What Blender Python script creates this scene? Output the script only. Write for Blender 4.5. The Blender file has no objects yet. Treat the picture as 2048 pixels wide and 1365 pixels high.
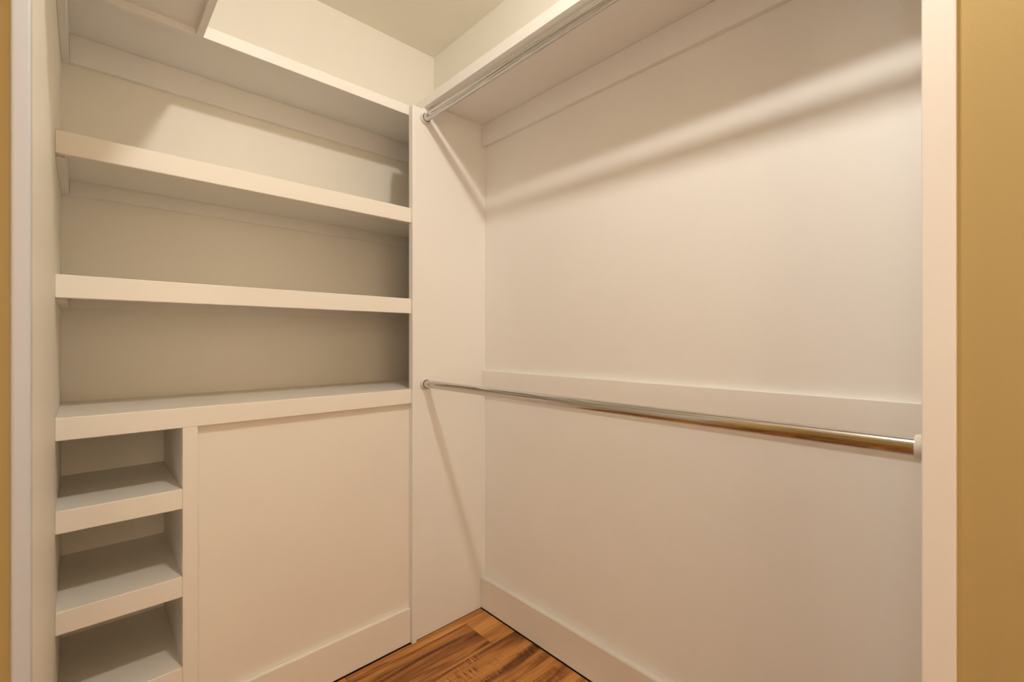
import bpy, bmesh, math, random
from mathutils import Vector

# ------------------------------------------------------------------ camera, world, exposure
scene = bpy.context.scene
col = scene.collection
YAW = 47.0397
CAM_H = 1.2
cam_data = bpy.data.cameras.new('camera')
cam_data.sensor_fit = 'HORIZONTAL'
cam_data.sensor_width = 36.0
cam_data.lens = 917.16 / 2048 * 36.0
cam_data.shift_y = -1.96 / 2048
cam_data.clip_start = 0.01
cam_data.dof.use_dof = True
cam_data.dof.focus_distance = 1.9
cam_data.dof.aperture_fstop = 4.5
cam = bpy.data.objects.new('camera', cam_data)
cam.location = (0, 0, CAM_H)
cam.rotation_euler = (math.radians(90), 0, math.radians(YAW - 90))
col.objects.link(cam)
scene.camera = cam

world = bpy.data.worlds.new('daylight')
scene.world = world
world.use_nodes = True
bgn = world.node_tree.nodes['Background']
bgn.inputs['Color'].default_value = (1.0, 0.95, 0.90, 1)
bgn.inputs['Strength'].default_value = 3.25

scene.view_settings.view_transform = 'Standard'
scene.view_settings.look = 'None'
scene.view_settings.gamma = 1.0
scene.view_settings.use_curve_mapping = False
scene.view_settings.exposure = -0.03

LAMP_POS = (0.49, 0.24)
LAMP_STRENGTH = 600.0
LAMP_COLOR = (1.0, 0.95, 0.87)
FILL_LAMP_POS = (-0.85, -0.35)  # unseen dome lamp added in the room as soft fill
FILL_LAMP_STRENGTH = 1.2
FILL_LAMP_COLOR = (1.0, 0.9, 0.75)

# ------------------------------------------------------------------ dimensions (metres)
XL = -0.0543      # closet left wall
XR = 1.3231       # right wall
YB = 2.016        # back wall
YF = 1.596        # front of the shelf fascias
YP = 1.6006       # divider panel face
YPAN = 1.617      # recessed lower panel
CEIL = 2.663
XSH = 1.005       # front of right top shelf
YSH = 1.700       # front of back top shelf
XLS = 0.270       # front of left top shelf
TB, TU, TT = 2.143, 2.163, 2.183   # fascia bottom, shelf underside, shelf top
XB0, XB1 = 0.944, 0.963            # batten
NP0, NP1 = 0.0487, 0.0874          # near end panel
XE = 0.945

def zf(z):        # height measured on the fascia plane
    return CAM_H + (z - CAM_H) * YF / 1.6041

# ------------------------------------------------------------------ materials
def new_mat(name):
    m = bpy.data.materials.new(name)
    m.use_nodes = True
    nt = m.node_tree
    return m, nt, nt.nodes['Principled BSDF']

def paint(name, color, rough=0.45, bump=0.05, scale=260.0, var=0.03, spec=0.35, streak=False):
    m, nt, b = new_mat(name)
    N, L = nt.nodes, nt.links
    tc = N.new('ShaderNodeNewGeometry')
    n1 = N.new('ShaderNodeTexNoise'); n1.inputs['Scale'].default_value = 3.0
    n1.inputs['Detail'].default_value = 3.0
    L.new(tc.outputs['Position'], n1.inputs['Vector'])
    mx = N.new('ShaderNodeMix'); mx.data_type = 'RGBA'
    mx.inputs['A'].default_value = (*[c * (1 - var) for c in color], 1)
    mx.inputs['B'].default_value = (*[min(1, c * (1 + var)) for c in color], 1)
    L.new(n1.outputs['Fac'], mx.inputs['Factor'])
    L.new(mx.outputs['Result'], b.inputs['Base Color'])
    b.inputs['Roughness'].default_value = rough
    b.inputs['Specular IOR Level'].default_value = spec
    n2 = N.new('ShaderNodeTexNoise'); n2.inputs['Scale'].default_value = scale
    n2.inputs['Detail'].default_value = 2.0
    L.new(tc.outputs['Position'], n2.inputs['Vector'])
    bp = N.new('ShaderNodeBump'); bp.inputs['Strength'].default_value = bump
    bp.inputs['Distance'].default_value = 0.002
    L.new(n2.outputs['Fac'], bp.inputs['Height'])
    L.new(bp.outputs['Normal'], b.inputs['Normal'])
    return m

M_TRIM = paint('white_semigloss_paint', (0.91, 0.875, 0.80), rough=0.38, bump=0.04, scale=180)
M_WHITE = paint('bright_white_trim_paint', (0.905, 0.885, 0.845), rough=0.38, bump=0.04, scale=180)
M_WALL = paint('white_wall_paint', (0.905, 0.885, 0.845), rough=0.5, bump=0.10, scale=240)
M_SHELFWALL = paint('warm_white_wall_paint', (0.91, 0.87, 0.775), rough=0.5, bump=0.10, scale=240)
M_CREAM = paint('cream_wall_paint', (0.91, 0.875, 0.79), rough=0.6, bump=0.10, scale=240)
M_CEIL = paint('cream_ceiling_paint', (0.92, 0.875, 0.76), rough=0.7, bump=0.10, scale=200)
M_OCHRE = paint('ochre_wall_paint', (0.51, 0.385, 0.16), rough=0.55, bump=0.10, scale=240)
M_SOCKET = paint('ivory_plastic', (0.78, 0.74, 0.68), rough=0.35, bump=0.0)
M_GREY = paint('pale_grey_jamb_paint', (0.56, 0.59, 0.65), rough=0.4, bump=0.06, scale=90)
M_JAMB = paint('white_jamb_paint', (0.78, 0.77, 0.76), rough=0.4, bump=0.06, scale=90)

def chrome():
    m, nt, b = new_mat('polished_chrome')
    N, L = nt.nodes, nt.links
    b.inputs['Metallic'].default_value = 1.0
    b.inputs['Base Color'].default_value = (0.60, 0.585, 0.57, 1)
    tc = N.new('ShaderNodeTexCoord')
    mp = N.new('ShaderNodeMapping'); mp.inputs['Scale'].default_value = (300, 14, 300)
    L.new(tc.outputs['Object'], mp.inputs['Vector'])
    n = N.new('ShaderNodeTexNoise'); n.inputs['Scale'].default_value = 1.0; n.inputs['Detail'].default_value = 4
    L.new(mp.outputs['Vector'], n.inputs['Vector'])
    r = N.new('ShaderNodeMapRange')
    r.inputs['To Min'].default_value = 0.03; r.inputs['To Max'].default_value = 0.13
    L.new(n.outputs['Fac'], r.inputs['Value'])
    L.new(r.outputs['Result'], b.inputs['Roughness'])
    return m
M_CHROME = chrome()

def wood():
    m, nt, b = new_mat('acacia_plank')
    N, L = nt.nodes, nt.links
    tc = N.new('ShaderNodeTexCoord')
    oi = N.new('ShaderNodeObjectInfo')
    sep = N.new('ShaderNodeSeparateColor'); L.new(oi.outputs['Color'], sep.inputs['Color'])
    sd = N.new('ShaderNodeMath'); sd.operation = 'MULTIPLY'; sd.inputs[1].default_value = 37.0
    L.new(sep.outputs['Red'], sd.inputs[0])
    cmb = N.new('ShaderNodeCombineXYZ')
    for i in range(3): L.new(sd.outputs[0], cmb.inputs[i])
    add = N.new('ShaderNodeVectorMath'); add.operation = 'ADD'
    L.new(tc.outputs['Object'], add.inputs[0]); L.new(cmb.outputs[0], add.inputs[1])
    def mapped(sc):
        mp = N.new('ShaderNodeMapping'); mp.inputs['Scale'].default_value = sc
        L.new(add.outputs[0], mp.inputs['Vector']); return mp.outputs['Vector']
    def noise(vec, detail, dist=0.0, rough=0.55):
        n = N.new('ShaderNodeTexNoise'); n.inputs['Scale'].default_value = 1.0
        n.inputs['Detail'].default_value = detail; n.inputs['Distortion'].default_value = dist
        n.inputs['Roughness'].default_value = rough
        L.new(vec, n.inputs['Vector']); return n.outputs['Fac']
    broad = noise(mapped((1.6, 17, 1)), 4, 0.6)
    fine = noise(mapped((5, 210, 1)), 3, 0.2, 0.65)
    cross = noise(mapped((150, 14, 1)), 2, 1.2)
    patch = noise(mapped((5, 16, 1)), 2)
    rp = N.new('ShaderNodeValToRGB')
    e = rp.color_ramp.elements
    e[0].position = 0.35; e[0].color = (0.10, 0.030, 0.008, 1)
    e[1].position = 0.74; e[1].color = (0.70, 0.34, 0.098, 1)
    x = rp.color_ramp.elements.new(0.45); x.color = (0.27, 0.095, 0.022, 1)
    x = rp.color_ramp.elements.new(0.55); x.color = (0.50, 0.21, 0.050, 1)
    sh = N.new('ShaderNodeMath'); sh.operation = 'ADD'
    tn = N.new('ShaderNodeMath'); tn.operation = 'MULTIPLY_ADD'
    tn.inputs[1].default_value = 0.36; tn.inputs[2].default_value = -0.18
    L.new(sep.outputs['Green'], tn.inputs[0])
    L.new(broad, sh.inputs[0]); L.new(tn.outputs[0], sh.inputs[1])
    f2 = N.new('ShaderNodeMath'); f2.operation = 'MULTIPLY_ADD'
    f2.inputs[1].default_value = 0.28
    off = N.new('ShaderNodeMath'); off.operation = 'SUBTRACT'; off.inputs[1].default_value = 0.14
    L.new(sh.outputs[0], off.inputs[0])
    L.new(fine, f2.inputs[0]); L.new(off.outputs[0], f2.inputs[2])
    # cross-grain chatter on some boards
    pm = N.new('ShaderNodeMapRange'); pm.inputs['From Min'].default_value = 0.50; pm.inputs['From Max'].default_value = 0.62
    L.new(patch, pm.inputs['Value'])
    pb = N.new('ShaderNodeMath'); pb.operation = 'MULTIPLY'
    L.new(pm.outputs['Result'], pb.inputs[0]); L.new(sep.outputs['Blue'], pb.inputs[1])
    ch = N.new('ShaderNodeMath'); ch.operation = 'SUBTRACT'; ch.inputs[1].default_value = 0.52
    L.new(cross, ch.inputs[0])
    cm = N.new('ShaderNodeMath'); cm.operation = 'MULTIPLY'
    L.new(ch.outputs[0], cm.inputs[0]); L.new(pb.outputs[0], cm.inputs[1])
    f3 = N.new('ShaderNodeMath'); f3.operation = 'MULTIPLY_ADD'; f3.inputs[1].default_value = 0.9
    L.new(cm.outputs[0], f3.inputs[0]); L.new(f2.outputs[0], f3.inputs[2])
    L.new(f3.outputs[0], rp.inputs['Fac'])
    L.new(rp.outputs['Color'], b.inputs['Base Color'])
    b.inputs['Roughness'].default_value = 0.42
    b.inputs['Specular IOR Level'].default_value = 0.4
    bp = N.new('ShaderNodeBump'); bp.inputs['Strength'].default_value = 0.15; bp.inputs['Distance'].default_value = 0.001
    L.new(fine, bp.inputs['Height']); L.new(bp.outputs['Normal'], b.inputs['Normal'])
    return m
M_WOOD = wood()
m, nt, b = new_mat('dark_subfloor'); b.inputs['Base Color'].default_value = (0.03, 0.018, 0.01, 1); b.inputs['Roughness'].default_value = 0.9
M_SUB = m
def lens(name, color, strength):
    m, nt, b = new_mat(name)
    b.inputs['Base Color'].default_value = (0.9, 0.9, 0.85, 1)
    b.inputs['Emission Color'].default_value = (*color, 1)
    b.inputs['Emission Strength'].default_value = strength
    return m
M_LENS = lens('lit_opal_glass', LAMP_COLOR, LAMP_STRENGTH)
M_FILL_LENS = lens('lit_fill_lamp_glass', FILL_LAMP_COLOR, FILL_LAMP_STRENGTH)
m, nt, b = new_mat('fill_window_glass')
b.inputs['Transmission Weight'].default_value = 1.0; b.inputs['Roughness'].default_value = 0.0; b.inputs['IOR'].default_value = 1.0
b.inputs['Base Color'].default_value = (0.97, 0.98, 0.98, 1)
M_GLASS = m
m, nt, b = new_mat('amber_fill_pane')
b.inputs['Transmission Weight'].default_value = 1.0; b.inputs['Roughness'].default_value = 0.0; b.inputs['IOR'].default_value = 1.0
b.inputs['Base Color'].default_value = (0.97, 0.74, 0.52, 1)  # amber tint added to warm the fill from the rear window
M_FILL_AMBER = m

# ------------------------------------------------------------------ builders
def finish(name, bm, mat, parent=None, smooth=False):
    me = bpy.data.meshes.new(name)
    bmesh.ops.recalc_face_normals(bm, faces=bm.faces[:])
    if parent is not None:
        bmesh.ops.translate(bm, verts=bm.verts[:], vec=-Vector(wloc(parent)))
    bm.to_mesh(me); bm.free()
    for mt in (mat if isinstance(mat, (list, tuple)) else [mat]):
        me.materials.append(mt)
    if smooth:
        for p in me.polygons: p.use_smooth = True
    o = bpy.data.objects.new(name, me)
    col.objects.link(o)
    if parent is not None: o.parent = parent
    return o

def wloc(o):
    v = Vector(o.location)
    while o.parent is not None:
        o = o.parent; v += Vector(o.location)
    return v

def add_box(bm, x0, x1, y0, y1, z0, z1, bevel=0.0):
    vs = [bm.verts.new(p) for p in ((x0,y0,z0),(x1,y0,z0),(x1,y1,z0),(x0,y1,z0),(x0,y0,z1),(x1,y0,z1),(x1,y1,z1),(x0,y1,z1))]
    fs = [bm.faces.new([vs[i] for i in f]) for f in ((0,3,2,1),(4,5,6,7),(0,1,5,4),(1,2,6,5),(2,3,7,6),(3,0,4,7))]
    if bevel > 0:
        es = {e for f in fs for e in f.edges}
        bmesh.ops.bevel(bm, geom=list(es), offset=bevel, segments=2, affect='EDGES', profile=0.5)

def box(name, x0, x1, y0, y1, z0, z1, mat, parent=None, bevel=0.0012):
    bm = bmesh.new(); add_box(bm, x0, x1, y0, y1, z0, z1, bevel)
    return finish(name, bm, mat, parent)

def tag(o, label, cat, group=None, kind=None):
    o['label'] = label; o['category'] = cat
    if group: o['group'] = group
    if kind: o['kind'] = kind
    return o

def thing(name, label, cat, loc, group=None):
    o = bpy.data.objects.new(name, None); col.objects.link(o)
    o.location = loc; o.empty_display_size = 0.1
    return tag(o, label, cat, group)

def struct(o, label, cat):
    return tag(o, label, cat, kind='structure')

# ------------------------------------------------------------------ the shell
XW, YR = -1.75, -1.5          # the room the camera stands in
T = 0.12
def wall(name, x0, x1, y0, y1, label, mats, chooser=None, z1=CEIL):
    bm = bmesh.new(); add_box(bm, x0, x1, y0, y1, 0, z1)
    if chooser:
        bm.normal_update()
        bmesh.ops.recalc_face_normals(bm, faces=bm.faces[:])
        for f in bm.faces: f.material_index = chooser(f.normal, f.calc_center_median())
    return struct(finish(name, bm, mats), label, 'wall')

def split_wall(name, x0, x1, y0, y1, label, mats, chooser=None):
    """white paint below the top shelves, cream above them"""
    bm = bmesh.new(); add_box(bm, x0, x1, y0, y1, 0, CEIL)
    bmesh.ops.bisect_plane(bm, geom=bm.verts[:] + bm.edges[:] + bm.faces[:], plane_co=(0, 0, TU + .01), plane_no=(0, 0, 1))
    bmesh.ops.recalc_face_normals(bm, faces=bm.faces[:])
    for f in bm.faces:
        c = f.calc_center_median()
        f.material_index = 1 if c.z > TU + .01 else 0
        if chooser:
            k = chooser(f.normal, c)
            if k is not None: f.material_index = k
    return struct(finish(name, bm, mats), label, 'wall')

split_wall('wall_right', XR, XR + T, NP0, YB, 'long white wall behind the chrome hanging rods', [M_WALL, M_CREAM])
split_wall('wall_back', XL - T, XR + T, YB, YB + T, 'white back wall behind the deep shelves', [M_SHELFWALL, M_CREAM])
split_wall('wall_left', XL - T, XL, 0.93, YB, 'white closet side wall at the left end of the shelves', [M_SHELFWALL, M_CREAM, M_OCHRE],
           lambda n, c: 2 if n.y < -0.5 else None)
wall('wall_entry', XW - T, XL - T, 0.93, 0.93 + T, 'ochre room wall left of the closet opening', [M_OCHRE])
wall('wall_side', 0.957, 0.957 + T, YR, NP0, 'ochre wall at the right edge beside the white closet end panel', [M_OCHRE])
# two walls of the room with an unseen window added in each for fill light; u runs along the wall, outward is out(u, d, z)
def fill_window_wall(name, label, win_name, win_label, axis, face, u0, u1, w0, w1, z0, z1, glass):
    def bx_(bm, a, b, d0, d1, za, zb):      # a..b along the wall, d0..d1 outward depth
        if axis == 'x': add_box(bm, a, b, face - d1, face - d0, za, zb)
        else: add_box(bm, face - d1, face - d0, a, b, za, zb)
    bm = bmesh.new()
    bx_(bm, u0, w0, 0, T, 0, CEIL); bx_(bm, w1, u1, 0, T, 0, CEIL)
    bx_(bm, w0, w1, 0, T, 0, z0); bx_(bm, w0, w1, 0, T, z1, CEIL)
    struct(finish(name, bm, M_OCHRE), label, 'wall')
    bm = bmesh.new(); f = 0.05; um = (w0 + w1) / 2
    for a, b, za, zb in ((w0, w0 + f, z0, z1), (w1 - f, w1, z0, z1), (w0 + f, w1 - f, z0, z0 + f), (w0 + f, w1 - f, z1 - f, z1), (um - .02, um + .02, z0 + f, z1 - f)):
        bx_(bm, a, b, .03, .08, za, zb)
    win = struct(finish(win_name, bm, M_JAMB), win_label, 'window')
    for a, b in ((w0 + f, um - .02), (um + .02, w1 - f)):
        bm = bmesh.new(); bx_(bm, a, b, .054, .058, z0 + f, z1 - f)
        finish('pane', bm, glass, win)
    pl = bpy.data.lights.new('fill_window_portal', 'AREA'); pl.shape = 'RECTANGLE'; pl.cycles.is_portal = True
    po = bpy.data.objects.new('fill_window_portal', pl); zc = (z0 + z1) / 2
    if axis == 'x':
        pl.size, pl.size_y = w1 - w0, z1 - z0
        po.location = (um, face - T - .01, zc); po.rotation_euler = (math.radians(90), 0, 0)
    else:
        pl.size, pl.size_y = z1 - z0, w1 - w0
        po.location = (face - T - .01, um, zc); po.rotation_euler = (0, math.radians(-90), 0)
    col.objects.link(po)
REAR_FILL_WIN = (-1.15, 0.65, 0.75, 2.20)  # rear window is added out of view as frontal fill light
FAR_FILL_WIN = (-0.60, 0.20, 0.90, 2.00)  # far window is added out of view to fill from the left
fill_window_wall('wall_rear', 'ochre wall with an added window behind the viewpoint', 'fill_window_1', 'added unseen window with amber panes for warm fill light in the rear wall',
            'x', YR, XW - T, 0.957 + T, *REAR_FILL_WIN, M_FILL_AMBER)
fill_window_wall('wall_far', 'ochre wall with an added window at the far left side of the room', 'fill_window_2', 'added unseen white framed fill light window in the far left ochre wall',
            'y', XW, YR, 0.93, *FAR_FILL_WIN, M_GLASS)

bm = bmesh.new(); add_box(bm, XW - T, XR + T, YR - T, YB + T, CEIL, CEIL + 0.1)
struct(finish('ceiling', bm, M_CEIL), 'plain cream painted closet ceiling', 'ceiling')

# floor: dark subfloor carrying separate planks running along x
bm = bmesh.new(); add_box(bm, XW - T, XR + T, YR - T, YB + T, -0.06, -0.009)
floor = struct(finish('floor', bm, M_SUB), 'brown acacia plank floor with dark grain streaks', 'floor')
random.seed(11)
PW, PL = 0.1755, 1.22
def plank(x0, x1, y0, y1, seed, tone, chat):
    g = 0.0007
    o = box('plank', x0 + g, x1 - g, y0 + g, y1 - g, -0.009, 0.0, M_WOOD, floor, 0.0008)
    o.color = (seed, tone, chat, 1)
XE_END = 1.2985 - 0.0025
rows = []
yy = 1.551 + PW
while yy > YR:
    y1, y0 = yy, yy - PW
    rows.append((y0, y1)); yy -= PW
for r, (y0, y1) in enumerate(rows):
    y0c, y1c = max(y0, YR), min(y1, YP - 0.0025)
    if y1c - y0c < 0.004: continue
    if r == 0: cut = XE_END - 0.62
    elif r == 1: cut = 1.177
    elif r == 2: cut = XE_END - 1.02
    elif r == 3: cut = XE_END - 0.48
    else: cut = XE_END - random.uniform(0.15, 1.1)
    right = XE_END if y1c > NP1 else 0.957 - .002
    edges = [right]
    if cut < right - .05: edges.append(cut)
    while edges[-1] > XW + 0.01:
        edges.append(max(XW, edges[-1] - PL))
    for i in range(len(edges) - 1):
        tone = random.uniform(0.35, 0.75); chat = random.choice((0, 0, 1)); seed = random.random()
        if (r, i) == (0, 0): seed, tone, chat = .31, .62, 0
        if (r, i) == (1, 0): seed, tone, chat = .83, .74, 0
        if (r, i) == (1, 1): seed, tone, chat = .12, .56, 0
        if (r, i) == (2, 0): seed, tone, chat = .57, .50, 1
        if (r, i) == (3, 0): seed, tone, chat = .44, .62, .4
        if edges[i] - edges[i + 1] > .01:
            plank(edges[i + 1], edges[i], y0c, y1c, seed, tone, chat)

# baseboards and wall trim
struct(box('baseboard_right', 1.2985, XR, NP1, YP - .0005, 0.002, 0.1396, M_WHITE, None, 0.003), 'tall white baseboard along the long wall under the rods', 'baseboard')
struct(box('trim_1', XR - .0166, XR, NP1, YP - .0005, 0.966, 1.0639, M_WHITE, None, 0.0015), 'flat white rail on the long wall just behind the lower rod', 'trim')
struct(box('trim_2', XR - .018, XR, NP1, YP - .0005, 2.069, TU, M_WHITE, None, 0.0015), 'white cleat along the long wall under the top shelf', 'trim')
struct(box('trim_3', XL + .0182, XR, YB - .018, YB, 2.074, TU, M_WHITE, None, 0.0015), 'white cleat along the back wall under the top shelf', 'trim')
struct(box('trim_4', XL, XL + .018, 0.95, YB, 2.071, TU, M_WHITE, None, 0.0015), 'white cleat along the left wall under the top shelf', 'trim')
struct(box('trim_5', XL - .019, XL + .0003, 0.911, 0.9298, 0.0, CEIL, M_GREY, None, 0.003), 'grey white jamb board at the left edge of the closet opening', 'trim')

# ------------------------------------------------------------------ built-in shelving on the back wall
unit = thing('shelving_unit', 'white built-in back wall shelving with three deep shelves above small cubbies', 'shelving', (0.45, 1.8, 0))
s = {k: zf(v) for k, v in dict(s1t=1.724, s1b=1.6661, s2t=1.3643, s2b=1.3057, s3t=1.0052, s3b=.9478,
     c1=.7727, r2b=.7155, c2=.5211, r3b=.463, c3=.2614, r4b=.204).items()}
XS1, XS2 = 0.2036, 0.2400
def shelf(zt, zb, label):
    b_ = box('shelf', XL, XR, YPAN + .0003, YB, zt - .019, zt - .0008, M_TRIM, unit, 0.0008)
    b_['label'] = label
    box('fascia', XL, XB0 - .0004, YF, YPAN + .0003, zb, zt, M_TRIM, b_, 0.0022)
    return b_
sh1 = shelf(s['s1t'], s['s1b'], 'upper shelf')
sh2 = shelf(s['s2t'], s['s2b'], 'middle shelf')
sh3 = shelf(s['s3t'], s['s3b'], 'counter shelf above the cubbies')
for shf, zt in ((sh1, s['s1t']), (sh2, s['s2t'])):
    box('cleat', XL + .0182, XR, YB - .018, YB, zt - .019 - .045, zt - .019, M_TRIM, shf, 0.001)
    box('cleat', XL, XL + .018, YF + .03, YB, zt - .019 - .045, zt - .019, M_TRIM, shf, 0.001)
# cubbies
for zt, zb in ((s['c1'], s['r2b']), (s['c2'], s['r3b']), (s['c3'], s['r4b'])):
    cf = box('cubby_shelf', XL, XS1, YF + .019, YB, zt - .019, zt - .0012, M_TRIM, unit, 0.0008)
    box('rail', XL, XS1, YF, YF + .019, zb, zt, M_TRIM, cf, 0.0022)
box('cubby_floor', XL, XS1, YF + .019, YB, 0.0, 0.012, M_TRIM, unit, 0.0008)
box('cubby_side', XS1 - .0003, XS1 + .018, YF + .019, YB, 0.0, s['s3b'], M_TRIM, unit, 0.0008)
box('stile', XS1, XS2, YF, YF + .019, 0.0, s['s3b'], M_TRIM, unit, 0.0012)
box('panel', XS1 + .018, XB1, YPAN + .0002, YPAN + .012, 0.0, s['s3b'] + .03, M_TRIM, unit, 0.0005)
box('base_board', XS2, XB0 - .0004, 1.6012, YPAN, 0.002, 0.139, M_TRIM, unit, 0.003)

# ------------------------------------------------------------------ hanging section: far divider and near end panel
div = thing('divider_panel', 'tall white divider panel between shelves and hanging space holding both rod ends', 'panel', (1.13, 1.6, 0))
bm = bmesh.new()
prof = [(XB1, 0), (XR, 0), (XR, TU), (XSH, TU), (XSH, TB), (XSH - .024, 2.118), (XB1, 2.118)]
fr = [bm.verts.new((x, YP, z)) for x, z in prof]; bk = [bm.verts.new((x, YP + .0135, z)) for x, z in prof]
bm.faces.new(fr); bm.faces.new(bk[::-1])
n = len(prof)
for i in range(n): bm.faces.new((fr[i], bk[i], bk[(i + 1) % n], fr[(i + 1) % n]))
finish('side_panel', bm, M_WALL, div)
box('batten', XB0, XB1, 1.5875, YPAN, 0.0, 2.129, M_WHITE, div, 0.0022)

endp = thing('end_panel', 'white end panel closing the hanging space beside the ochre wall', 'panel', (1.13, (NP0 + NP1) / 2, 0))
box('side_panel', XE + .019, XR, NP0 + .006, NP1 - .006, 0.0, TU, M_WALL, endp, 0.0005)
box('edge_strip', XE, XE + .019, NP0, NP1, 0.0, TU, M_WHITE, endp, 0.0015)

# ------------------------------------------------------------------ top shelves with their front edging
ts = thing('top_shelf', 'long white top shelf above the upper chrome rod', 'shelf', (1.16, 0.85, TB), 'top shelves running round the closet')
box('board', XSH + .019, XR, NP0, YSH - .0004, TU + .0002, TT - .0005, M_WHITE, ts, 0.0005)
box('fascia', XSH, XSH + .019, NP1 + .0002, YP - .0002, TB, TT, M_WHITE, ts, 0.0012)
box('corner_block', XSH, XSH + .019, YP + .0138, YSH, TB, TT, M_WHITE, ts, 0.0008)
box('light_stop_block', XB1 + .0005, XSH + .019, YP + .0142, 1.65, 2.06, TB - .0003, M_WHITE, unit, 0.0005)  # hidden block added to stop lamp light leaking over the batten
ts = thing('top_shelf', 'white top shelf across the back above the deep shelves', 'shelf', (0.5, 1.85, TB), 'top shelves running round the closet')
box('board', XL, XR, YSH + .019, YB, TU, TT - .0005, M_WHITE, ts, 0.0005)
box('fascia', XL, XSH + .019, YSH, YSH + .019, TB, TT, M_WHITE, ts, 0.0012)
ts = thing('top_shelf', 'short white top shelf along the left wall seen from below', 'shelf', (0.1, 1.3, TB), 'top shelves running round the closet')
box('board', XL, XLS - .019, 0.80, YSH, TU, TT - .0005, M_WHITE, ts, 0.0005)
box('fascia', XLS - .019, XLS, 0.80, YSH, TB, TT, M_WHITE, ts, 0.0012)

# ------------------------------------------------------------------ chrome rods with ivory sockets
def lathe(bm, prof, cx, cz, seg=40):
    """prof: list of (radius, y); axis along y"""
    rings = []
    for r, y_ in prof:
        rings.append([bm.verts.new((cx + r * math.cos(2 * math.pi * i / seg), y_, cz + r * math.sin(2 * math.pi * i / seg))) for i in range(seg)])
    for a, b_ in zip(rings, rings[1:]):
        for i in range(seg):
            bm.faces.new((a[i], a[(i + 1) % seg], b_[(i + 1) % seg], b_[i]))
    return rings

def rod(label, cx, cz):
    t = thing('closet_rod', label, 'rod', (cx, 0.84, cz), 'chrome closet rods')
    bm = bmesh.new()
    R = 0.0155
    rg = lathe(bm, [(R, NP1 + .003), (R, YP - .003)], cx, cz, 48)
    bm.faces.new(rg[0]); bm.faces.new(rg[1])
    o = finish('tube', bm, M_CHROME, t, True)
    md = o.modifiers.new('edge', 'EDGE_SPLIT'); md.split_angle = 0.8
    for yw, d in ((YP, -1), (NP1, 1)):
        bm = bmesh.new()
        lathe(bm, [(0.0, yw), (0.0235, yw), (0.0235, yw + d * .002), (0.0215, yw + d * .0045), (0.0205, yw + d * .012),
                   (0.0195, yw + d * .0135), (0.0176, yw + d * .0135), (0.0170, yw + d * .0125), (0.0168, yw + d * .003), (0.0, yw + d * .003)], cx, cz, 48)
        bmesh.ops.remove_doubles(bm, verts=bm.verts[:], dist=1e-6)
        so = finish('socket', bm, M_SOCKET, t, True)
        md = so.modifiers.new('edge', 'EDGE_SPLIT'); md.split_angle = 0.9
        so['label'] = 'ivory plastic socket'
    return t
rod('upper chrome closet rod just under the top shelf', 1.008, 2.0966)
rod('lower chrome closet rod at waist height along the wall rail', 1.008, 1.0228)

# ------------------------------------------------------------------ closet ceiling lamp and added fill dome (above the frame)
def dome_light(label, lx, ly, r, h, lens_mat, base_r):
    t = thing('ceiling_light', label, 'light', (lx, ly, CEIL))
    def rev(name, prof, mat):
        bm = bmesh.new(); seg = 40
        rings = [[bm.verts.new((lx + q * math.cos(2 * math.pi * i / seg), ly + q * math.sin(2 * math.pi * i / seg), z)) for i in range(seg)] for q, z in prof]
        for a, b_ in zip(rings, rings[1:]):
            for i in range(seg): bm.faces.new((a[i], a[(i + 1) % seg], b_[(i + 1) % seg], b_[i]))
        bmesh.ops.remove_doubles(bm, verts=bm.verts[:], dist=1e-6)
        return finish(name, bm, mat, t, True)
    rev('base', [(base_r, CEIL), (base_r, CEIL - .006), (base_r - .006, CEIL - .010), (r * 1.02, CEIL - .010)], M_JAMB)
    rev('glass_dome', [(r * math.cos(a), CEIL - .0105 - h * math.sin(a)) for a in [math.pi / 2 * k / 10 for k in range(10)]] + [(0.0, CEIL - .0105 - h)], lens_mat)
dome_light('small round warm ceiling light above the closet opening', LAMP_POS[0], LAMP_POS[1], 0.046, 0.052, M_LENS, 0.062)
dome_light('wide warm dome added as unseen fill light in the room', FILL_LAMP_POS[0], FILL_LAMP_POS[1], 0.30, 0.09, M_FILL_LENS, 0.315)
